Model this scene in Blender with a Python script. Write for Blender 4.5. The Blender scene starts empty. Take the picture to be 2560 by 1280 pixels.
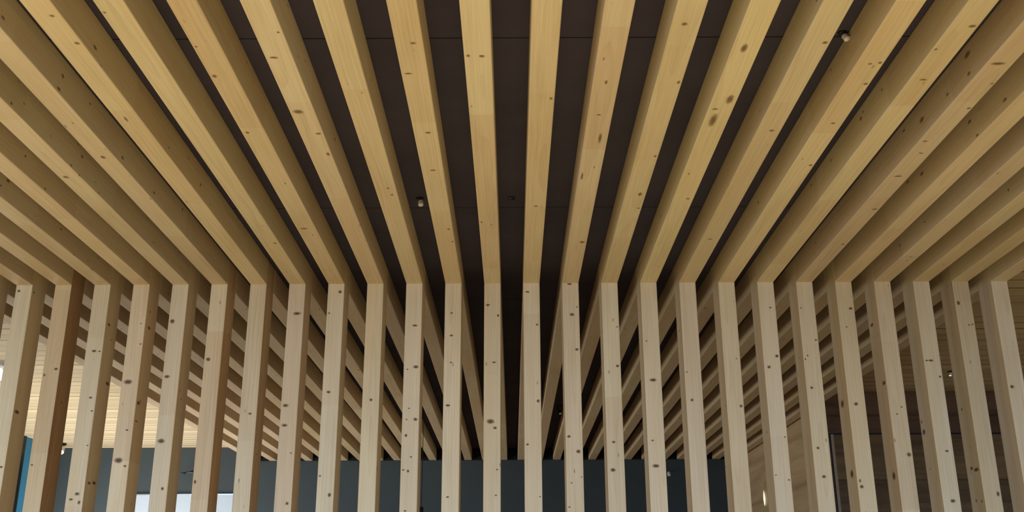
import bpy, bmesh, math, random
from mathutils import Vector, Matrix
random.seed(7)
scn = bpy.context.scene
COL = scn.collection
PI = math.pi

# ---------------------------------------------------------------- dimensions (metres)
S = 0.2            # spacing of the timbers
W = 0.084          # timber width
H = 0.13           # beam height
D = 0.154          # post depth
X0 = 0.00065       # centre gap
YP = 5.0046        # front face of the screen of posts
ZU = 3.070         # underside of the beams
ZC = ZU + H        # dark ceiling
YB = 11.68         # back wall
YW = 8.50          # dark timber wall on the right
XL = X0 - 14.5 * S - W / 2 - 0.004     # left edge of the slatted field
XR = X0 + 12.5 * S + W / 2 + 0.030     # right edge of the slatted field
XWL = -5.15        # blue wall
XWR = 5.6
YF = -4.0          # the timbers start behind the camera

# knots seen in the photograph: (kind, index) -> (face, along, across, radius along, radius across)
KNOTS = {
    ('F', -11): [('r',4.372,0.004,0.016,0.008),('r',3.849,0.0202,0.0219,0.011)],
    ('F', -10): [('r',3.761,-0.053,0.014,0.007)],
    ('F', -9): [('u',3.617,-0.0136,0.0135,0.0126),('r',3.527,-0.0581,0.0132,0.0066),('r',3.119,-0.0091,0.0091,0.0046),('r',3.606,0.0151,0.0185,0.0093)],
    ('F', -8): [('r',2.551,-0.0295,0.0157,0.0079),('u',3.435,-0.0019,0.0158,0.0103),('r',3.173,0.0179,0.0136,0.0068),('r',2.938,-0.0504,0.02,0.01),('r',3.502,-0.0374,0.0193,0.0097),('r',3.856,-0.0324,0.0173,0.0087)],
    ('F', -7): [('u',2.486,0.0154,0.0082,0.0088),('u',2.633,0.0331,0.0101,0.0097),('u',3.127,-0.0071,0.021,0.0058),('r',2.717,-0.0308,0.0213,0.0106)],
    ('F', -6): [('u',2.47,-0.0416,0.0055,0.0055),('u',4.379,0.0224,0.0108,0.0084)],
    ('F', -5): [('u',2.655,-0.037,0.0061,0.0057),('u',2.833,-0.026,0.0114,0.0092),('u',3.234,-0.0216,0.0095,0.0087),('u',4.191,-0.0093,0.01,0.0197)],
    ('F', -4): [('u',2.577,0.0282,0.0065,0.0054),('u',2.72,-0.0163,0.0083,0.0151),('u',3.077,-0.0171,0.0175,0.0207),('u',3.244,0.0265,0.0096,0.0115),('u',3.416,0.0322,0.0174,0.0075)],
    ('F', -3): [('u',3.808,0.0189,0.0101,0.0065),('u',3.739,0.0108,0.0098,0.0064),('r',4.222,-0.0286,0.0142,0.0071)],
    ('F', -2): [('u',2.64,0.0116,0.0079,0.0109),('u',2.821,-0.0238,0.0063,0.0152),('u',3.24,0.0085,0.0096,0.0127),('u',3.565,0.0019,0.0075,0.0153),('u',4.206,0.0229,0.01,0.0088),('u',4.367,0.0332,0.0107,0.0064)],
    ('F', -1): [('u',2.717,0.0124,0.0095,0.0111),('u',2.714,-0.0297,0.0094,0.0074),('u',3.042,-0.0314,0.0051,0.004),('u',4.121,-0.0297,0.0121,0.0052)],
    ('F', 0): [('u',2.99,0.0365,0.0111,0.0066),('u',3.938,0.001,0.0089,0.01)],
    ('F', 1): [('u',3.108,-0.0039,0.0059,0.0096),('u',2.882,0.0003,0.0157,0.0058),('u',4.382,0.0246,0.0162,0.0146),('u',3.29,0.0141,0.0458,0.0072),('u',3.628,-0.0281,0.0426,0.0054)],
    ('F', 2): [('u',2.542,-0.0053,0.0106,0.0107),('u',2.884,0.0444,0.0118,0.0065),('u',3.445,0.0332,0.0106,0.0067),('u',3.965,0.031,0.009,0.0076),('u',3.812,0.0172,0.0211,0.0098)],
    ('F', 3): [('u',3.0,0.0166,0.0363,0.0135),('u',3.152,-0.0109,0.0577,0.014),('u',3.07,-0.0193,0.0073,0.0124),('u',3.863,0.0188,0.0086,0.0099),('u',2.676,-0.0066,0.0277,0.0112)],
    ('F', 4): [('u',4.349,-0.0029,0.008,0.0129),('u',2.646,0.0299,0.0102,0.0101),('u',3.235,0.0091,0.0095,0.0109),('l',2.477,-0.0288,0.0144,0.0072)],
    ('F', 5): [('u',2.772,-0.0,0.0061,0.0079),('u',2.765,0.0344,0.0085,0.0079),('u',2.899,0.0419,0.0092,0.0082),('u',3.179,0.007,0.0077,0.0102),('u',3.532,0.0326,0.0092,0.0095)],
    ('F', 6): [('u',2.559,0.0252,0.0096,0.0128),('u',2.687,-0.0311,0.007,0.0059),('u',2.873,0.0007,0.0065,0.0138),('l',3.318,0.0208,0.0215,0.0107),('l',3.097,0.0194,0.0131,0.0066)],
    ('F', 7): [('u',2.774,-0.0068,0.011,0.0262),('u',2.901,0.0407,0.0063,0.0057),('u',3.071,0.0362,0.0087,0.0081),('u',3.326,-0.0202,0.0067,0.0109),('u',3.428,0.0042,0.007,0.0095),('u',3.64,-0.0048,0.0078,0.0199),('u',3.987,0.0267,0.0091,0.0142),('u',4.424,0.0218,0.011,0.0077),('l',2.881,0.0278,0.0313,0.0156),('l',2.891,-0.035,0.0198,0.0099),('l',3.44,0.0312,0.0192,0.0096),('l',3.276,-0.0052,0.0308,0.0154)],
    ('F', 8): [('l',3.077,-0.0309,0.0211,0.0105),('l',3.301,-0.0603,0.0157,0.0079),('l',3.341,0.0184,0.0224,0.0112),('l',3.798,0.0128,0.0244,0.0122),('l',3.943,0.0396,0.018,0.009)],
    ('P', -13): [('f',2.149,0.0296,0.0062,0.0099),('f',3.039,-0.024,0.0084,0.0091),('r',2.423,-0.0654,0.0111,0.0284)],
    ('P', -12): [('f',2.158,-0.0266,0.0048,0.0076),('f',2.631,0.0379,0.0076,0.0121),('f',2.601,-0.0306,0.0093,0.0055)],
    ('P', -11): [('f',2.722,0.0008,0.008,0.0142),('f',2.72,0.0332,0.0048,0.0076),('f',2.486,0.0144,0.0068,0.0108),('f',2.42,0.0349,0.0047,0.0075),('f',2.251,0.0293,0.004,0.0064),('f',2.02,0.0098,0.009,0.0139),('f',1.994,-0.0155,0.0067,0.0117),('r',2.87,-0.035,0.0088,0.0211),('r',2.58,0.0476,0.011,0.0282),('r',2.083,0.029,0.0098,0.0278),('r',2.076,-0.0313,0.0086,0.0206)],
    ('P', -10): [('f',2.564,-0.0198,0.0135,0.0235),('f',2.178,-0.0244,0.0155,0.0233),('f',2.151,0.0243,0.006,0.0095),('f',2.864,0.0206,0.0034,0.0054),('f',2.757,0.0307,0.0041,0.0064),('r',2.856,-0.0178,0.0098,0.0209),('r',2.464,-0.05,0.0107,0.0239),('f',2.325,0.0134,0.0053,0.0085),('r',2.374,-0.0489,0.0045,0.0238)],
    ('P', -9): [('f',2.59,-0.0288,0.01,0.0159),('f',2.271,-0.0163,0.0132,0.0199),('f',2.043,0.0168,0.0098,0.0083),('f',2.875,-0.0286,0.0135,0.0139)],
    ('P', -8): [('f',2.677,-0.0228,0.011,0.0136),('f',2.074,-0.0411,0.0108,0.0072)],
    ('P', -7): [('f',2.403,0.0091,0.0065,0.0103)],
    ('P', -6): [('f',2.913,0.0075,0.0098,0.0229),('f',2.443,-0.0264,0.0096,0.0163),('f',2.345,-0.0294,0.0085,0.0173),('f',1.971,0.0203,0.0095,0.0091),('f',2.21,0.0236,0.0038,0.0061)],
    ('P', -5): [('f',3.027,0.0202,0.0098,0.0104),('f',2.915,-0.0331,0.0046,0.0072),('f',2.509,-0.011,0.0075,0.0122),('f',2.1,-0.0341,0.0053,0.007),('f',2.01,0.0209,0.0115,0.009)],
    ('P', -4): [('f',2.469,0.0016,0.0085,0.0091)],
    ('P', -3): [('f',2.848,0.0088,0.0064,0.0163),('f',2.634,0.0245,0.0095,0.0161),('f',2.622,-0.023,0.0038,0.0061),('f',2.372,0.0265,0.0094,0.012),('f',2.426,-0.0094,0.0038,0.006),('f',2.371,-0.0196,0.0038,0.006),('f',2.293,-0.0203,0.0094,0.008),('f',2.189,0.0071,0.0044,0.007),('f',2.122,-0.0055,0.0083,0.0069),('f',2.127,-0.0366,0.005,0.0079),('f',1.934,-0.0144,0.005,0.0079)],
    ('P', -2): [('f',2.913,-0.007,0.0051,0.0082),('f',2.795,-0.0062,0.0064,0.0111),('f',2.656,-0.0061,0.0042,0.0091),('f',2.44,-0.0175,0.0073,0.013),('f',1.998,-0.0122,0.0056,0.0089)],
    ('P', -1): [('f',2.898,0.0338,0.0085,0.0071),('f',2.656,0.0089,0.0053,0.0131),('f',2.36,-0.0082,0.0136,0.0219),('f',2.328,0.0144,0.0083,0.0109),('f',2.954,-0.0253,0.0075,0.0122),('f',2.127,0.0243,0.0044,0.0069),('f',2.005,0.0196,0.0043,0.0069)],
    ('P', 0): [('f',2.85,0.0262,0.0064,0.0071),('f',3.023,-0.0229,0.0054,0.0143),('f',2.46,0.0364,0.0094,0.009),('f',2.247,-0.0297,0.0056,0.0089),('f',1.998,0.0371,0.0037,0.0059)],
    ('P', 1): [('f',2.902,0.0045,0.0096,0.0132),('f',3.064,-0.0051,0.0054,0.0154),('f',2.72,0.0325,0.0085,0.0111),('f',2.942,0.0411,0.0039,0.0061),('f',2.285,-0.0311,0.0083,0.0109),('f',2.212,0.0198,0.0104,0.0129),('f',2.09,0.034,0.0031,0.0049),('f',2.062,-0.0167,0.0037,0.0059),('f',1.949,-0.0365,0.0043,0.0069)],
    ('P', 2): [('f',2.635,0.0281,0.0085,0.0101),('f',2.257,-0.0076,0.0073,0.01),('f',2.123,-0.0154,0.0104,0.0149),('f',2.836,0.0306,0.0039,0.0061)],
    ('P', 3): [('f',2.563,-0.0007,0.0096,0.0202),('f',2.762,-0.0242,0.0039,0.0061),('f',2.141,-0.0067,0.0105,0.0199),('f',2.264,-0.0172,0.005,0.008)],
    ('P', 4): [('f',2.462,-0.013,0.0085,0.0091),('f',2.603,-0.0443,0.0038,0.0061)],
    ('P', 5): [('f',2.431,0.0365,0.0086,0.0092),('f',2.67,0.0219,0.0032,0.0051)],
    ('P', 6): [('f',2.934,0.0148,0.0046,0.0074),('f',2.682,0.0332,0.0098,0.0104),('f',2.626,-0.0186,0.0087,0.0103),('f',2.278,0.0296,0.0039,0.0061),('f',2.096,-0.0419,0.0038,0.0061),('f',2.072,0.0398,0.0045,0.0071)],
    ('P', 7): [('f',2.932,-0.0297,0.004,0.0064),('f',2.764,0.0298,0.0055,0.0074),('f',2.666,-0.0401,0.0066,0.0042),('f',2.684,-0.0204,0.0055,0.0052),('f',2.521,-0.0164,0.0077,0.0094),('f',2.224,-0.0148,0.0076,0.0093),('f',2.087,0.0003,0.0086,0.0134)],
    ('P', 8): [('f',2.928,0.0223,0.0079,0.0118),('f',2.831,-0.0088,0.004,0.0064),('f',2.439,-0.0057,0.0099,0.0126),('f',2.039,-0.024,0.0098,0.0114),('f',2.067,-0.0284,0.0109,0.0052),('l',2.457,0.0174,0.0235,0.0273),('l',2.107,-0.0115,0.0231,0.0269)],
    ('P', 9): [('l',2.55,-0.0422,0.0129,0.024),('f',2.19,0.0302,0.0122,0.0127),('f',2.423,0.0172,0.004,0.0064),('f',2.388,-0.0098,0.004,0.0064),('l',2.095,-0.0222,0.0233,0.0238),('l',2.868,0.0252,0.011,0.0246)],
    ('P', 10): [('f',2.656,-0.0061,0.0068,0.0152),('f',2.656,-0.031,0.0046,0.0087),('f',2.574,0.0276,0.0068,0.0076),('f',2.207,0.0102,0.0068,0.0096),('f',1.97,0.0052,0.0101,0.0149),('l',2.318,0.0401,0.0175,0.021)],
    ('P', 11): [('l',2.122,-0.0378,0.0109,0.0313),('l',2.135,0.0152,0.0099,0.0176),('f',2.002,0.0255,0.0137,0.0087),('f',2.842,0.0289,0.0042,0.0067),('f',2.839,0.0113,0.0042,0.0067),('f',2.955,-0.0377,0.014,0.01)],
    ('P', 12): [('f',2.522,-0.0227,0.0105,0.0122)],
}


# ---------------------------------------------------------------- helpers
def link(o, parent=None):
    COL.objects.link(o)
    if parent is not None: o.parent = parent
    return o

def obj(name, bm, mats, parent=None, smooth=False):
    me = bpy.data.meshes.new(name)
    bm.normal_update(); bm.to_mesh(me); bm.free()
    if not isinstance(mats, (list, tuple)): mats = [mats]
    for m in mats: me.materials.append(m)
    if smooth:
        for p in me.polygons: p.use_smooth = True
    return link(bpy.data.objects.new(name, me), parent)

def tag(o, label=None, cat=None, group=None, kind=None):
    if label: o['label'] = label
    if cat: o['category'] = cat
    if group: o['group'] = group
    if kind: o['kind'] = kind
    return o

def empty(name, loc, rz=0.0):
    o = bpy.data.objects.new(name, None); o.location = loc; o.rotation_euler = (0, 0, rz)
    o.empty_display_size = 0.05
    return link(o)

def add_box(bm, x0, x1, y0, y1, z0, z1, bev=0.0, seg=1):
    r = bmesh.ops.create_cube(bm, size=1.0)
    vs = r['verts']
    for v in vs:
        v.co = Vector(((x0 + x1) / 2 + v.co.x * (x1 - x0), (y0 + y1) / 2 + v.co.y * (y1 - y0), (z0 + z1) / 2 + v.co.z * (z1 - z0)))
    if bev > 0:
        es = list({e for v in vs for e in v.link_edges})
        bmesh.ops.bevel(bm, geom=es, offset=bev, segments=seg, affect='EDGES', profile=0.5)

def add_lathe(bm, prof, n=20, M=None):
    """prof: list of (r, z) revolved about z; M places it."""
    M = M or Matrix.Identity(4)
    rings = []
    for r, z in prof:
        if r < 1e-6: rings.append([bm.verts.new(M @ Vector((0, 0, z)))])
        else: rings.append([bm.verts.new(M @ Vector((r * math.cos(2 * PI * i / n), r * math.sin(2 * PI * i / n), z))) for i in range(n)])
    for a, b in zip(rings, rings[1:]):
        for i in range(n):
            j = (i + 1) % n
            if len(a) == 1 and len(b) == 1: continue
            if len(a) == 1: bm.faces.new((a[0], b[j], b[i]))
            elif len(b) == 1: bm.faces.new((a[i], a[j], b[0]))
            else: bm.faces.new((a[i], a[j], b[j], b[i]))
    bmesh.ops.recalc_face_normals(bm, faces=bm.faces[:])

def add_tube(bm, pts, r, n=8):
    pts = [Vector(p) for p in pts]; rings = []
    for i, p in enumerate(pts):
        t = (pts[min(i + 1, len(pts) - 1)] - pts[max(i - 1, 0)]).normalized()
        a = t.orthogonal().normalized() if i == 0 else (a - t * a.dot(t)).normalized()
        b = t.cross(a)
        rings.append([bm.verts.new(p + (a * math.cos(2 * PI * k / n) + b * math.sin(2 * PI * k / n)) * r) for k in range(n)])
    for A, B in zip(rings, rings[1:]):
        for k in range(n): bm.faces.new((A[k], A[(k + 1) % n], B[(k + 1) % n], B[k]))
    bm.faces.new(rings[0][::-1]); bm.faces.new(rings[-1])

# ---------------------------------------------------------------- materials
class NT:
    def __init__(self, name):
        self.m = bpy.data.materials.new(name); self.m.use_nodes = True
        self.t = self.m.node_tree; self.t.nodes.clear()
        self.out = self.n('ShaderNodeOutputMaterial')
    def n(self, ty, **kw):
        nd = self.t.nodes.new(ty)
        for k, v in kw.items(): setattr(nd, k, v)
        return nd
    def l(self, a, b): self.t.links.new(a, b)
    def sock(self, nd, i, v):
        if isinstance(v, bpy.types.NodeSocket): self.l(v, nd.inputs[i])
        elif v is not None: nd.inputs[i].default_value = v
    def math(self, op, a, b=None, c=None, clamp=False):
        nd = self.n('ShaderNodeMath', operation=op, use_clamp=clamp)
        for i, v in enumerate((a, b, c)): self.sock(nd, i, v)
        return nd.outputs[0]
    def vmath(self, op, a, b=None):
        nd = self.n('ShaderNodeVectorMath', operation=op)
        self.sock(nd, 0, a); self.sock(nd, 1, b)
        return nd.outputs['Vector']
    def noise(self, vec, scale=1.0, detail=2.0, rough=0.5, dist=0.0):
        nd = self.n('ShaderNodeTexNoise'); self.l(vec, nd.inputs['Vector'])
        nd.inputs['Scale'].default_value = scale; nd.inputs['Detail'].default_value = detail
        nd.inputs['Roughness'].default_value = rough; nd.inputs['Distortion'].default_value = dist
        return nd.outputs['Fac']
    def white(self, w):
        nd = self.n('ShaderNodeTexWhiteNoise', noise_dimensions='1D'); self.l(w, nd.inputs['W']); return nd.outputs['Value']
    def mix(self, f, a, b, blend='MIX'):
        nd = self.n('ShaderNodeMix', data_type='RGBA', blend_type=blend)
        self.sock(nd, 0, f); self.sock(nd, 6, a); self.sock(nd, 7, b)
        return nd.outputs[2]
    def rng(self, v, a, b, c, d, smooth=False):
        nd = self.n('ShaderNodeMapRange', interpolation_type='SMOOTHSTEP' if smooth else 'LINEAR')
        self.sock(nd, 0, v)
        for i, q in enumerate((a, b, c, d)): nd.inputs[i + 1].default_value = q
        return nd.outputs[0]
    def comb(self, x, y, z):
        nd = self.n('ShaderNodeCombineXYZ')
        for i, v in enumerate((x, y, z)): self.sock(nd, i, v)
        return nd.outputs[0]
    def sep(self, v):
        nd = self.n('ShaderNodeSeparateXYZ'); self.l(v, nd.inputs[0]); return nd.outputs
    def bsdf(self, col, rough=0.6, metal=0.0, spec=0.3, bump=None, bstr=0.2, bdist=0.001, emit=None, estr=0.0):
        b = self.n('ShaderNodeBsdfPrincipled')
        self.sock(b, 'Base Color', col); self.sock(b, 'Roughness', rough)
        b.inputs['Metallic'].default_value = metal; b.inputs['Specular IOR Level'].default_value = spec
        if emit: b.inputs['Emission Color'].default_value = emit; b.inputs['Emission Strength'].default_value = estr
        if bump is not None:
            bp = self.n('ShaderNodeBump'); bp.inputs['Strength'].default_value = bstr; bp.inputs['Distance'].default_value = bdist
            self.l(bump, bp.inputs['Height']); self.l(bp.outputs[0], b.inputs['Normal'])
        return b
    def done(self, b): self.l(b.outputs[0], self.out.inputs[0]); return self.m

def c4(r, g, b): return (r, g, b, 1.0)

def timber_mat(name, light, dark, warm):
    """planed spruce: grain runs along local z, every timber shifted by its own random number"""
    t = NT(name)
    oc = t.n('ShaderNodeTexCoord').outputs['Object']
    oi = t.n('ShaderNodeObjectInfo')
    rnd = oi.outputs['Random']
    off = t.comb(t.math('MULTIPLY', rnd, 37.1), t.math('MULTIPLY', rnd, 91.7), t.math('MULTIPLY', rnd, 53.3))
    v = t.vmath('ADD', oc, off)
    ox, oy, oz = t.sep(oc)[0:3]
    # growth rings about a pith line that lies off the section
    wob = t.noise(t.vmath('MULTIPLY', v, (5, 5, 0.9)), 1.0, 2.0, 0.5)
    wob2 = t.noise(t.vmath('MULTIPLY', v, (14, 14, 2.2)), 1.0, 2.0, 0.6)
    px = t.math('SUBTRACT', ox, t.rng(rnd, 0, 1, -0.09, 0.09))
    py = t.math('ADD', oy, 0.03)
    rad = t.math('SQRT', t.math('ADD', t.math('MULTIPLY', px, px), t.math('MULTIPLY', py, py)))
    rad = t.math('ADD', rad, t.math('ADD', t.math('MULTIPLY', wob, 0.05), t.math('MULTIPLY', wob2, 0.010)))
    ring = t.math('FRACT', t.math('DIVIDE', rad, 0.0085))
    late = t.math('POWER', ring, 3.0)
    streak = t.noise(t.vmath('MULTIPLY', v, (150, 150, 2.5)), 1.0, 3.0, 0.6)
    blot = t.noise(t.vmath('MULTIPLY', v, (9, 9, 1.6)), 1.0, 3.0, 0.55)
    fine = t.noise(t.vmath('MULTIPLY', v, (420, 420, 12)), 1.0, 1.0, 0.5)
    f = t.math('ADD', t.math('MULTIPLY', late, 0.26), t.math('MULTIPLY', t.rng(streak, 0.35, 0.75, 0, 1), 0.40))
    f = t.math('ADD', f, t.math('MULTIPLY', t.rng(blot, 0.45, 0.75, 0, 1), 0.30), clamp=True)
    col = t.mix(f, c4(*light), c4(*dark))
    wm = t.noise(t.vmath('MULTIPLY', v, (12, 12, 0.8)), 1.0, 2.0, 0.5)
    col = t.mix(t.rng(wm, 0.5, 0.75, 0, 0.5), col, c4(*warm))
    # finger joints: lengths of slightly different tone
    sg = t.math('FLOOR', t.math('ADD', t.math('DIVIDE', oz, 0.83), t.math('MULTIPLY', rnd, 11.0)))
    tone = t.white(t.math('ADD', sg, t.math('MULTIPLY', rnd, 97.0)))
    col = t.mix(1.0, col, t.n('ShaderNodeCombineColor').outputs[0], 'MULTIPLY')
    cc = col.node.inputs[7].links[0].from_node
    tv = t.rng(tone, 0, 1, 0.90, 1.05)
    tb = t.rng(tone, 0, 1, 0.86, 1.05)
    t.l(t.rng(tone, 0, 1, 0.95, 1.04), cc.inputs[0]); t.l(tv, cc.inputs[1]); t.l(tb, cc.inputs[2])
    # small pin knots and resin flecks
    vor = t.n('ShaderNodeTexVoronoi'); t.l(t.vmath('MULTIPLY', v, (30, 30, 9)), vor.inputs['Vector']); vor.inputs['Scale'].default_value = 1.0
    pin = t.math('MULTIPLY', t.rng(vor.outputs['Distance'], 0.05, 0.13, 1, 0, True), t.rng(t.sep(vor.outputs['Color'])[0], 0.80, 0.84, 0, 0.65))
    col = t.mix(pin, col, c4(0.10, 0.050, 0.022))
    # tint of the single timber
    col = t.mix(1.0, col, oi.outputs['Color'], 'MULTIPLY')
    b = t.bsdf(col, t.rng(streak, 0.2, 0.8, 0.5, 0.7), 0, 0.25, bump=t.math('ADD', t.math('MULTIPLY', streak, 0.6), t.math('MULTIPLY', fine, 0.4)), bstr=0.25, bdist=0.0012)
    return t.done(b)

def knot_mat(name, heart, ring, top):
    """soft-edged knot: dark heart, brown ring, fading into the timber it sits in"""
    t = NT(name)
    uv = t.n('ShaderNodeTexCoord').outputs['UV']
    ob = t.n('ShaderNodeTexCoord').outputs['Object']
    s = t.sep(uv)
    d = t.math('SQRT', t.math('ADD', t.math('MULTIPLY', s[0], s[0]), t.math('MULTIPLY', s[1], s[1])))
    d = t.math('ADD', d, t.math('MULTIPLY', t.math('SUBTRACT', t.noise(ob, 160.0, 2.0), 0.5), 0.45))
    rp = t.n('ShaderNodeValToRGB'); t.l(d, rp.inputs[0])
    e = rp.color_ramp.elements
    e[0].position = 0.0; e[0].color = c4(*heart)
    e[1].position = 1.0; e[1].color = c4(0.36, 0.25, 0.14)
    k = rp.color_ramp.elements.new(0.42); k.color = c4(*ring)
    b = t.bsdf(rp.outputs[0], 0.6, 0, 0.2)
    tr = t.n('ShaderNodeBsdfTransparent')
    mx = t.n('ShaderNodeMixShader')
    t.l(t.rng(d, 0.25, 0.95, top, 0.0, True), mx.inputs[0]); t.l(tr.outputs[0], mx.inputs[1]); t.l(b.outputs[0], mx.inputs[2])
    t.l(mx.outputs[0], t.out.inputs[0])
    return t.m

def plank_mat(name, axis, width, light, dark, groove=0.45, rough=0.6, vary=0.16, length_axis=0):
    """boards laid side by side along `axis`, each with its own tone and grain, a groove between"""
    t = NT(name)
    oc = t.n('ShaderNodeTexCoord').outputs['Object']
    s = t.sep(oc)
    q = t.math('DIVIDE', s[axis], width)
    idx = t.math('FLOOR', q); fr = t.math('FRACT', q)
    r1 = t.white(idx)
    sc = [26.0, 26.0, 26.0]; sc[length_axis] = 1.2
    g = t.noise(t.vmath('ADD', t.vmath('MULTIPLY', oc, tuple(sc)), t.comb(t.math('MULTIPLY', r1, 71.0), t.math('MULTIPLY', r1, 33.0), 0.0)), 1.0, 3.0, 0.6)
    sc2 = [7.0, 7.0, 7.0]; sc2[length_axis] = 1.2
    g2 = t.noise(t.vmath('ADD', t.vmath('MULTIPLY', oc, tuple(sc2)), t.comb(t.math('MULTIPLY', r1, 17.0), 0.0, 0.0)), 1.0, 3.0, 0.6, 1.0)
    f = t.math('ADD', t.math('MULTIPLY', t.rng(g, 0.3, 0.7, 0, 1), 0.45), t.math('MULTIPLY', t.rng(g2, 0.35, 0.7, 0, 1), 0.55), clamp=True)
    col = t.mix(f, c4(*light), c4(*dark))
    v = t.rng(r1, 0, 1, 1 - vary, 1 + vary)
    col = t.mix(1.0, col, t.comb(v, v, v), 'MULTIPLY')
    edge = t.math('MINIMUM', fr, t.math('SUBTRACT', 1.0, fr))
    ln = t.math('MULTIPLY', t.rng(edge, 0.0, 0.13, groove, 0.0, True), t.rng(t.white(t.math('ROUND', q)), 0.0, 1.0, 0.1, 1.3))
    col = t.mix(ln, col, c4(dark[0] * .25, dark[1] * .22, dark[2] * .2))
    return t.done(t.bsdf(col, rough, 0, 0.25, bump=t.rng(edge, 0.0, 0.06, 0, 1), bstr=0.4, bdist=0.003))

def paint_mat(name, rgb, rough=0.7, mottle=0.12, scale=3.0, spec=0.2):
    t = NT(name)
    oc = t.n('ShaderNodeTexCoord').outputs['Object']
    n = t.noise(oc, scale, 4.0, 0.6)
    v = t.rng(n, 0.3, 0.7, 1 - mottle, 1 + mottle)
    col = t.mix(1.0, c4(*rgb), t.comb(v, v, v), 'MULTIPLY')
    return t.done(t.bsdf(col, rough, 0, spec, bump=t.noise(oc, 180.0, 2.0), bstr=0.08, bdist=0.001))

def dark_ceiling_mat():
    """dark brown felted boards with thin seams across the room"""
    t = NT('dark_ceiling_board')
    oc = t.n('ShaderNodeTexCoord').outputs['Object']
    s = t.sep(oc)
    fr = t.math('FRACT', t.math('DIVIDE', t.math('SUBTRACT', s[1], 2.83 - 1.45 * 4), 1.45))
    edge = t.math('MINIMUM', fr, t.math('SUBTRACT', 1.0, fr))
    n = t.noise(oc, 2.2, 4.0, 0.6)
    v = t.rng(n, 0.3, 0.7, 0.85, 1.15)
    col = t.mix(1.0, c4(0.058, 0.049, 0.070), t.comb(v, v, v), 'MULTIPLY')
    col = t.mix(t.rng(edge, 0.0012, 0.0030, 0.85, 0.0, True), col, c4(0.002, 0.002, 0.002))
    return t.done(t.bsdf(col, 0.85, 0, 0.15, bump=t.noise(oc, 140.0, 2.0), bstr=0.1, bdist=0.001))

def plain(name, rgb, rough=0.5, metal=0.0, spec=0.4, emit=None, estr=0.0, mott=0.1):
    t = NT(name)
    oc = t.n('ShaderNodeTexCoord').outputs['Object']
    n = t.noise(oc, 60.0, 2.0)
    v = t.rng(n, 0.3, 0.7, 1 - mott, 1 + mott)
    col = t.mix(1.0, c4(*rgb), t.comb(v, v, v), 'MULTIPLY')
    return t.done(t.bsdf(col, rough, metal, spec, emit=emit, estr=estr))

def emit_mat(name, rgb, s):
    t = NT(name); e = t.n('ShaderNodeEmission'); e.inputs[0].default_value = c4(*rgb); e.inputs[1].default_value = s
    t.l(e.outputs[0], t.out.inputs[0]); return t.m

M_TIMBER = timber_mat('spruce_timber', (0.62, 0.505, 0.345), (0.43, 0.315, 0.185), (0.58, 0.415, 0.235))
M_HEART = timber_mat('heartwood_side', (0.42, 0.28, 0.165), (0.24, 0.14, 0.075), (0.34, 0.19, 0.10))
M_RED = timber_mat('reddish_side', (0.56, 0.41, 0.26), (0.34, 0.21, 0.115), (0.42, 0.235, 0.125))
M_KNOT = knot_mat('knot', (0.075, 0.042, 0.024), (0.15, 0.088, 0.048), 0.85)
M_KNOT_PALE = knot_mat('pale_knot', (0.15, 0.088, 0.045), (0.25, 0.155, 0.08), 0.75)
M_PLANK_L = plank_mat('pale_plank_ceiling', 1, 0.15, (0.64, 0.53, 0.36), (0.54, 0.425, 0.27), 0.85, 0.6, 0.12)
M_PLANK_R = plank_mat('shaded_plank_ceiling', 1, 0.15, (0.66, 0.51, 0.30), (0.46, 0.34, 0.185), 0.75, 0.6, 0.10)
M_DARKWOOD = plank_mat('dark_board_wall', 2, 0.20, (0.19, 0.098, 0.050), (0.085, 0.043, 0.022), 0.3, 0.6, 0.2)
M_DOORWOOD = plank_mat('brown_board_door', 2, 0.19, (0.25, 0.145, 0.056), (0.10, 0.052, 0.018), 0.25, 0.5, 0.30)
M_SIDEWOOD = plank_mat('pale_board_wall', 2, 0.42, (0.56, 0.42, 0.26), (0.38, 0.265, 0.15), 0.25, 0.5, 0.10, 1)
M_FLOOR = plank_mat('oak_floor', 0, 0.18, (0.50, 0.36, 0.21), (0.34, 0.23, 0.12), 0.4, 0.45, 0.12, 1)
M_CEIL = dark_ceiling_mat()
M_GREY = paint_mat('grey_wall_paint', (0.050, 0.064, 0.072), 0.75, 0.08, 1.2)
M_BAND = paint_mat('black_band', (0.008, 0.009, 0.010), 0.85, 0.1)
M_BLUE = paint_mat('blue_wall_paint', (0.055, 0.28, 0.52), 0.6, 0.08, 1.5)
M_BLACK = plain('black_metal', (0.006, 0.006, 0.007), 0.45)
M_WHITE = plain('white_lacquer', (0.72, 0.68, 0.66), 0.4)
M_BOARD = plain('whiteboard_face', (0.44, 0.51, 0.61), 0.35, mott=0.03)
M_ALU = plain('aluminium', (0.62, 0.62, 0.62), 0.3, 1.0)
M_CHROME = plain('chrome', (0.80, 0.80, 0.80), 0.15, 1.0)
M_BRASS = plain('brass', (0.55, 0.42, 0.20), 0.25, 1.0)
M_LENS = emit_mat('lit_lens', (1.0, 0.93, 0.80), 3.0)
M_LENS_DAY = emit_mat('lit_lens_bright', (0.93, 0.96, 1.0), 1.2)
M_BRASS_DULL = plain('brushed_brass', (0.50, 0.40, 0.22), 0.5, 0.2)
M_GLINT = emit_mat('emissive_glint', (1.0, 0.90, 0.70), 1.1)  # glint of the brass strip, put in as emission
M_COLLAR = plain('orange_brown_collar', (0.38, 0.16, 0.06), 0.4, 0.6)  # orange-brown neck of one spotlight
M_PALE = plain('pale_door_edge', (0.42, 0.33, 0.22), 0.5)

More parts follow.
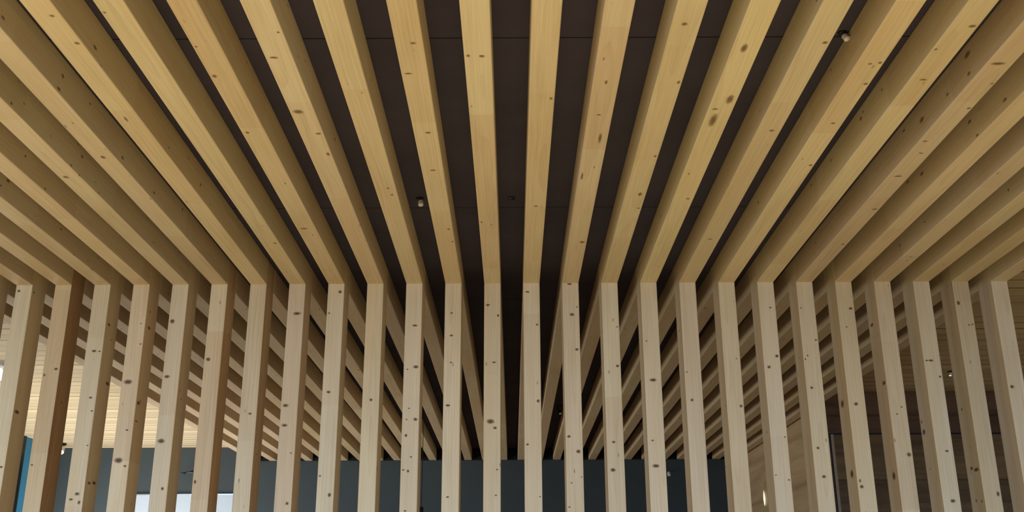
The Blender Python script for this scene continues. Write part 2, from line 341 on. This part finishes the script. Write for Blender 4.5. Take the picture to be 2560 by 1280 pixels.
# ---------------------------------------------------------------- timbers
def knot_disc(bm, uvl, c, u, v, ru, rv, n=16):
    """a thin ellipse of knot wood lying in the face, unit-disc uv"""
    vs = [bm.verts.new(c + u * (ru * math.cos(2 * PI * i / n)) + v * (rv * math.sin(2 * PI * i / n))) for i in range(n)]
    ce = bm.verts.new(c)
    for i in range(n):
        j = (i + 1) % n
        f = bm.faces.new((ce, vs[i], vs[j])); f.material_index = 1
        for lp, (a, b) in zip(f.loops, ((0, 0), (math.cos(2 * PI * i / n), math.sin(2 * PI * i / n)), (math.cos(2 * PI * j / n), math.sin(2 * PI * j / n)))):
            lp[uvl].uv = (a, b)

FACE = {  # outward normal, across direction in the timber's own frame (long axis = z)
    'f': (Vector((0, -1, 0)), Vector((1, 0, 0))),
    'r': (Vector((1, 0, 0)), Vector((0, 1, 0))),
    'l': (Vector((-1, 0, 0)), Vector((0, 1, 0))),
    'u': (Vector((0, 1, 0)), Vector((1, 0, 0))),
    'b': (Vector((0, 1, 0)), Vector((1, 0, 0))),
}
def timber(name, wx, dy, z0, z1, knots, side=None, km=None):
    """one planed timber, long axis local z, eased edges, knots set into its faces"""
    bm = bmesh.new()
    uvl = bm.loops.layers.uv.new('UVMap')
    add_box(bm, -wx / 2, wx / 2, -dy / 2, dy / 2, z0, z1, 0.0032, 2)
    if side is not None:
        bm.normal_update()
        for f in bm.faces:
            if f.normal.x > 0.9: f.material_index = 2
    for i, (fc, al, ac, ra, rc) in enumerate(knots):
        n, u = FACE[fc]
        half = (wx if fc in 'fub' else dy) / 2 - 0.004
        rc = max(rc, 0.0025) * 1.2; ra = max(ra, 0.0025) * 1.2
        rc = min(rc, half * 0.98)
        ac = max(-half + rc, min(half - rc, ac))
        depth = (dy if fc in 'fub' else wx) / 2 + 0.0004 + 0.00003 * i
        z = max(z0 + ra + .01, min(z1 - ra - .01, al))
        knot_disc(bm, uvl, n * depth + u * ac + Vector((0, 0, z)), u, Vector((0, 0, 1)), rc, ra)
    return obj(name, bm, [M_TIMBER, km or M_KNOT] + ([side] if side else []))

def extra(seed, faces, z0, z1, wx, dy, n):
    r = random.Random(seed); o = []
    for _ in range(n):
        fc = r.choice(faces); half = (wx if fc in 'fub' else dy) / 2
        o.append((fc, r.uniform(z0, z1), r.uniform(-half * .8, half * .8), r.uniform(0.005, 0.013), r.uniform(0.004, 0.009)))
    return o

ORD = ['', 'first', 'second', 'third', 'fourth', 'fifth', 'sixth', 'seventh', 'eighth', 'ninth', 'tenth', 'eleventh', 'twelfth', 'thirteenth', 'fourteenth', 'fifteenth']
def place(k):
    """which post of the row: counted from the nearer edge of the picture (k = -14 .. 12)"""
    if k == -14: return 'first post at the left edge'
    if k == 12: return 'last post at the right end'
    if k == -1: return 'post just left of the middle gap'
    if k == 0: return 'post just right of the middle gap'
    if k < 0: return ORD[k + 15] + ' post from the left'
    return ORD[13 - k] + ' post from the right'

POST_NOTE = {-14: 'cut off by the frame', -13: 'with streaky grain and brown side', -12: 'with a dark reddish side face', -11: 'with small knots low down',
    -10: 'with two brown knots on its face', -9: 'with several flat brown knots', -8: 'with a reddish shaded side', -7: 'with a plain pale face',
    -6: 'with paired knots halfway down', -5: 'with a dark knot near the top', -4: 'with one small dark knot', -3: 'with many small knots',
    -2: 'with a round brown knot', -1: 'with a large brown knot', 0: 'with a plain upper face', 1: 'with a column of round knots',
    2: 'with three dark knots', 3: 'with slanting flat knots', 4: 'with one dark knot halfway down', 5: 'with a dark knot at its right edge',
    6: 'with small knots in its upper half', 7: 'with a starred knot low down', 8: 'with a knotty lower half', 9: 'with a black knot low at its right edge',
    10: 'with a black knot low down', 11: 'with a greyish streaked face', 12: 'with a dark round knot'}
POST_TINT = {-12: (1.0, .93, .85), -8: (.98, .93, .88), -10: (1.02, 1.0, .98), 11: (.9, .88, .86), 9: (.94, .92, .9), 10: (.96, .95, .93), 8: (.98, .96, .94)}
rt = random.Random(3)
for k in range(-14, 13):
    xc = X0 + (k + .5) * S
    kn = list(KNOTS.get(('P', k), [])) + extra(k + 500, 'rlbf', 0.2, 2.0, W, D, 8) + extra(k + 900, 'rlb', 2.0, 3.1, W, D, 4)
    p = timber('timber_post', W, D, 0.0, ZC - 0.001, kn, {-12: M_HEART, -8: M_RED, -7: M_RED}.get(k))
    p.location = (xc, YP + D / 2, 0)
    q = POST_TINT.get(k, (1, 1, 1)); j = rt.uniform(.96, 1.04)
    p.color = (q[0] * j, q[1] * j * rt.uniform(.985, 1.01), q[2] * j * rt.uniform(.96, 1.02), 1)
    pl = place(k).replace('post', 'pale spruce post', 1)
    tag(p, pl + ', ' + POST_NOTE[k], 'post', 'spruce posts of the slatted screen')

rb = random.Random(11)
def beam_tint(o):
    j = rb.uniform(.94, 1.04); o.color = (j, j * rb.uniform(.975, 1.01), j * rb.uniform(.93, 1.03), 1)
for k in range(-13, 13):      # beams overhead, from behind the camera to the front of the posts
    xc = X0 + (k + .5) * S
    kn = [(f, a - YF, (b if f == 'u' else -b), ra * (1 if f == 'u' else .8), rc * (1 if f == 'u' else .7)) for f, a, b, ra, rc in KNOTS.get(('F', k), [])]
    kn += extra(k + 100, 'rl', 4.5, 8.8, W, H, 5)
    b = timber('timber_slat', W, H, 0.0, YP - YF + 0.0002, kn, None, M_KNOT_PALE)
    b.rotation_euler = (-PI / 2, 0, 0); b.location = (xc, YF, ZU + H / 2 - 0.0005)
    beam_tint(b)
    tag(b, 'golden spruce beam overhead, running forward to the ' + place(k), 'beam', 'spruce beams in front of the screen')
for k in range(-15, 13):      # beams continuing behind the posts to the back wall
    xc = X0 + (k + .5) * S
    kn = extra(k + 300, 'uurl', 0.1, YB - YP - .3, W, H, 14)
    b = timber('timber_slat', W, H, 0.0, YB - YP - D - 0.0096, kn)
    b.rotation_euler = (-PI / 2, 0, 0); b.location = (xc, YP + D - 0.0002, ZU + H / 2 - 0.0005)
    beam_tint(b)
    if k == -15: lb = 'leftmost beam behind the screen, bordering the pale plank ceiling'
    else: lb = 'spruce beam behind the screen, running back from the ' + place(k)
    tag(b, lb, 'beam', 'spruce beams behind the screen')

# ---------------------------------------------------------------- the room
def slab(name, x0, x1, y0, y1, z0, z1, m, parent=None, bev=0.0):
    bm = bmesh.new(); add_box(bm, x0, x1, y0, y1, z0, z1, bev)
    o = obj(name, bm, m, parent)
    if parent is None: tag(o, kind='structure')
    return o

slab('floor', XWL, XWR, YF, YB, -0.1, 0.0, M_FLOOR)
slab('ceiling', XL, XR, YF, YB, ZC, ZC + 0.25, M_CEIL)
ZCL = ZU + 0.155
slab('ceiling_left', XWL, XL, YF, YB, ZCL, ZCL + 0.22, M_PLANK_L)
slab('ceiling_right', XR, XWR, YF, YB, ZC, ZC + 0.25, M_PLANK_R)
slab('wall_back', XWL, XWR, YB, YB + 0.2, -0.1, ZCL + 0.2, M_GREY)
slab('wall_band', XL + .05, XR - .035, YB - 0.010, YB, ZU - .002, ZC - 0.001, M_BAND)       # black band along the wall top, where the beams end
slab('wall_left', XWL - 0.2, XWL, 4.6, YB, -0.1, ZCL + 0.2, M_BLUE)
slab('trim_2', XWL, XWL + 0.012, 10.77, 10.85, 0.0, ZCL, M_BLACK)                 # black upright on the blue wall
slab('wall_right', XWR, XWR + 0.2, YF, YB, -0.1, ZC + 0.25, M_SIDEWOOD)  # unseen wall, added to keep out light from the right
slab('wall_side', XR - 0.0, XR + 0.10, YW, YB, 0.0, ZC, M_SIDEWOOD)               # pale board wall running back beside the beams
slab('wall_front', XR + 0.10, XWR, YW, YW + 0.1, 0.0, ZC, M_DARKWOOD)             # dark board wall facing the camera
dw = slab('wall_end', XR, XR + 0.10, YW - 0.012, YW, 0.0, ZC, M_DARKWOOD)
slab('added_lintel', XWL, XWR, YF - 0.2, YF, 2.95, ZC + 0.25, M_SIDEWOOD)             # unseen lintel behind the camera, added so daylight falls low on the posts
# door let into the dark wall
dr = slab('door_1', 2.652, 4.4, YW - 0.034, YW, 0.0, 2.832, M_DOORWOOD)
slab('door_frame', 2.634, 2.651, YW - 0.037, YW - 0.001, 0.0, 2.836, M_PALE, dr)
bm = bmesh.new()
add_box(bm, 2.625, 2.633, YW - 0.016, YW - 0.013, 0.0, 2.848); add_box(bm, 2.633, 4.41, YW - 0.016, YW - 0.013, 2.838, 2.848)
obj('door_gap', bm, M_BLACK, dr)

# ---------------------------------------------------------------- whiteboard on the back wall
wb = empty('whiteboard', (-3.66, YB, 1.3))
bm = bmesh.new(); add_box(bm, -0.68, 0.68, -0.022, -0.004, 0.0, 1.394); obj('board', bm, M_BOARD, wb)
bm = bmesh.new()
for a in ((-0.70, -0.68, 0.0, 1.394), (0.68, 0.70, 0.0, 1.394), (-0.70, 0.70, -0.02, 0.0), (-0.70, 0.70, 1.394, 1.406)):
    add_box(bm, a[0], a[1], -0.028, -0.001, a[2], a[3])
obj('frame', bm, M_ALU, wb)
tag(wb, 'white board on the grey back wall, seen between the left posts', 'whiteboard')

# ---------------------------------------------------------------- small spotlights
def spotlight(loc, sc, label, az=0.0, tilt=0.6, lens=None, head=None, group='small spotlights on the ceiling', collar=False, stem=0.010, base=None):
    """base plate, neck and a tilted hexagonal head with its lens; unit = metres times sc"""
    t = empty('spotlight', loc)
    hm = head or M_WHITE
    bm = bmesh.new(); add_lathe(bm, [(0, 0), (0.017, 0), (0.017, -0.005), (0.013, -0.007), (0, -0.007)], 20, Matrix.Scale(sc, 4)); obj('base', bm, base or M_BLACK, t)
    bm = bmesh.new(); add_tube(bm, [(0, 0, -0.006 * sc), (0.001 * sc, 0, -(0.007 + stem) * sc)], 0.004 * sc, 10); obj('neck', bm, M_COLLAR if collar else M_BLACK, t)
    R = Matrix.Translation((0.004 * sc, -0.004 * sc, -(0.006 + stem) * sc)) @ Matrix.Rotation(az, 4, 'Z') @ Matrix.Rotation(tilt, 4, 'X') @ Matrix.Scale(sc, 4)
    bm = bmesh.new(); add_lathe(bm, [(0, 0.004), (0.008, 0.003), (0.0115, -0.002), (0.0115, -0.022), (0.0095, -0.022), (0.0085, -0.019), (0, -0.019)], 12, R); obj('head', bm, hm, t)
    bm = bmesh.new(); add_lathe(bm, [(0, -0.028), (0.005, -0.0265), (0.0090, -0.0225), (0.0088, -0.0195), (0, -0.0195)], 16, R); obj('lens', bm, lens or hm, t)
    tag(t, label, 'spotlight', group)
    return t
spotlight((-0.402, 4.165, ZC), 1.0, 'small white spotlight on the dark ceiling, left of centre between beams', 0.2, -0.35)
spotlight((1.040, 2.806, ZC), 0.85, 'small white spotlight with orange-brown collar, upper right between two beams', 0.6, -0.5, collar=True)
spotlight((0.413, 9.08, ZC), 1.4, 'faint grey spotlight on the dark ceiling behind the screen', 0.5, -0.6, head=M_BLACK, lens=M_ALU, stem=0.03)
spotlight((-4.975, 11.33, ZCL), 3.2, 'lit white spotlight in the far left corner by the blue wall', 0.3, -0.7, lens=M_LENS)
spotlight((3.362, 7.72, ZC), 1.05, 'chrome spotlight on the shaded plank ceiling at the right', 0.3, 0.3, head=M_CHROME, lens=M_LENS, stem=0.004)
spotlight((-3.825, 7.46, ZCL), 3.4, 'bright lit spotlight on the pale plank ceiling at the left edge', 0.3, -0.6, lens=M_LENS_DAY, head=M_LENS_DAY, base=M_WHITE)
# spot on an arm from the dark back wall
t = empty('wall_spotlight', (1.70, YB, 2.90))
bm = bmesh.new(); add_box(bm, -0.02, 0.02, -0.012, 0, -0.03, 0.03, 0.003); obj('base', bm, M_BLACK, t)
bm = bmesh.new(); add_tube(bm, [(0, -0.01, 0.02), (0.006, -0.12, 0.015), (0.02, -0.22, -0.01)], 0.006, 8); obj('arm', bm, M_BLACK, t)
bm = bmesh.new(); add_lathe(bm, [(0, 0.024), (0.014, 0.02), (0.018, 0.0), (0.018, -0.022), (0.0, -0.026)], 14, Matrix.Translation((0.024, -0.24, -0.02)) @ Matrix.Rotation(-0.5, 4, 'X')); obj('head', bm, M_WHITE, t)
tag(t, 'tiny white spotlight on an arm against the dark back wall', 'spotlight')
# small black junction box in the middle gap, no lamp on it
t = empty('junction_box', (0.0005, 4.165, ZC + 0.002))
bm = bmesh.new(); add_box(bm, -0.014, 0.014, -0.016, 0.016, -0.008, 0, 0.002); obj('housing', bm, M_BLACK, t)
bm = bmesh.new(); add_lathe(bm, [(0, -0.008), (0.006, -0.008), (0.006, -0.012), (0, -0.012)], 12, Matrix.Translation((0.006, 0, 0))); obj('cable_gland', bm, M_BLACK, t)
tag(t, 'small black junction box on the dark ceiling in the middle gap', 'socket')
# wire bracket on the grey wall
t = empty('wall_bracket', (-3.60, YB, 2.945))
bm = bmesh.new(); add_box(bm, -0.02, 0.02, -0.008, 0, -0.02, 0.02, 0.002); obj('plate', bm, M_GREY, t)
bm = bmesh.new(); add_tube(bm, [(0.02, -0.008, 0.015), (-0.03, -0.05, 0.002), (-0.115, -0.09, -0.018), (-0.075, -0.09, -0.024), (-0.055, -0.08, -0.022)], 0.005, 8); obj('wire_arm', bm, M_BLACK, t)
bm = bmesh.new(); add_tube(bm, [(-0.05, -0.08, -0.020), (-0.03, -0.07, -0.006), (0.01, -0.05, -0.012)], 0.004, 8); obj('tip', bm, M_ALU, t)
tag(t, 'thin dark wire bracket on the grey wall above the white board', 'bracket')

# ---------------------------------------------------------------- pendant lamp hung behind the screen
ZT = 2.327
px, py = -0.7993, 9.17
t = empty('pendant_lamp', (px, py, ZC))
bm = bmesh.new(); add_lathe(bm, [(0, 0), (0.03, 0), (0.03, -0.012), (0.006, -0.022), (0, -0.022)], 20); obj('canopy', bm, M_BLACK, t)
zt = ZT - ZC
bm = bmesh.new(); add_tube(bm, [(0, 0, -0.02), (0.0008, 0, zt / 2), (0, 0, zt)], 0.0032, 8); obj('cable', bm, M_BLACK, t)
bm = bmesh.new(); add_lathe(bm, [(0, zt + 0.004), (0.016, zt + 0.002), (0.019, zt - 0.004), (0.019, zt - 0.075), (0.024, zt - 0.08), (0.024, zt - 0.095), (0, zt - 0.095)], 20); obj('socket', bm, M_BLACK, t, True)
bm = bmesh.new(); add_lathe(bm, [(0, zt - 0.095), (0.013, zt - 0.096), (0.016, zt - 0.11), (0.034, zt - 0.15), (0.040, zt - 0.18), (0.030, zt - 0.21), (0, zt - 0.222)], 20); obj('bulb_shape', bm, M_WHITE, t, True)
tag(t, 'black pendant lamp hanging on a thin cable behind the screen', 'lamp')

# ---------------------------------------------------------------- slim brass strip on the pale side wall, its glint put in as emission
t = empty('brass_strip', (XR, 10.60, 2.20))
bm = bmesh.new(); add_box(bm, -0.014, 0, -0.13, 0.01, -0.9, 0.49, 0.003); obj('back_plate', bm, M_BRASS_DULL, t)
bm = bmesh.new(); add_lathe(bm, [(0, 0.25), (0.006, 0.27), (0.010, 0.32), (0.007, 0.37), (0, 0.41)], 16, Matrix.Translation((-0.026, -0.02, 0))); obj('bulb_shape', bm, M_GLINT, t, True)  # glowing spindle that puts in the strip's glint, not a lamp
tag(t, 'slim brass strip with an added glowing glint on the pale side wall', 'wall strip')

# ---------------------------------------------------------------- light
w = bpy.data.worlds.new('World'); scn.world = w; w.use_nodes = True
bg = w.node_tree.nodes['Background']; bg.inputs[0].default_value = (0.80, 0.88, 1.0, 1); bg.inputs[1].default_value = 0.06

def area(name, loc, target, sx, sy, power, col):
    l = bpy.data.lights.new(name, 'AREA'); l.shape = 'RECTANGLE'; l.size = sx; l.size_y = sy; l.energy = power; l.color = col
    o = bpy.data.objects.new(name, l); o.location = loc
    o.rotation_euler = (Vector(target) - Vector(loc)).to_track_quat('-Z', 'Y').to_euler()
    return link(o)
area('sky_light_front', (-2.6, -13.0, 4.8), (-0.8, 5, 2.4), 18.0, 5.0, 6700, (0.34, 0.62, 1.05))
area('window_light_left', (-4.8, 0.6, 1.4), (1.8, 4.5, 2.8), 3.5, 1.8, 50, (1.0, 0.94, 0.82))
area('floor_bounce_fill', (-0.9, 1.2, 0.15), (-0.9, 1.4, 3.0), 8.0, 4.5, 160, (1.0, 0.80, 0.37))  # added upward fill lamp standing in for light bounced off the floor
area('window_light_rear', (-4.95, 9.2, 1.5), (-1.2, 9.8, 2.9), 3.6, 1.8, 112, (1.0, 0.93, 0.76))
area('back_wall_fill', (-4.7, 10.3, 1.1), (-3.0, 11.68, 2.7), 1.2, 1.4, 66, (1.0, 0.97, 0.91))  # added lamp without a window, brightens the left of the back wall

# ---------------------------------------------------------------- camera
cam = bpy.data.cameras.new('Camera'); co = link(bpy.data.objects.new('Camera', cam))
cam.sensor_width = 36.0; cam.lens = 36.0 * 2554.66 / 2560.0; cam.clip_end = 200
F = Vector((0.000331, 0.945848, 0.324611)); R = Vector((0.999992, 0.001004, -0.003944)); U = Vector((0.004056, -0.324609, 0.945840))
co.matrix_world = Matrix(((R.x, U.x, -F.x, 0), (R.y, U.y, -F.y, 0), (R.z, U.z, -F.z, 1.5), (0, 0, 0, 1)))
scn.camera = co
scn.view_settings.view_transform = 'Standard'
scn.view_settings.look = 'None'
scn.view_settings.exposure = 0.0
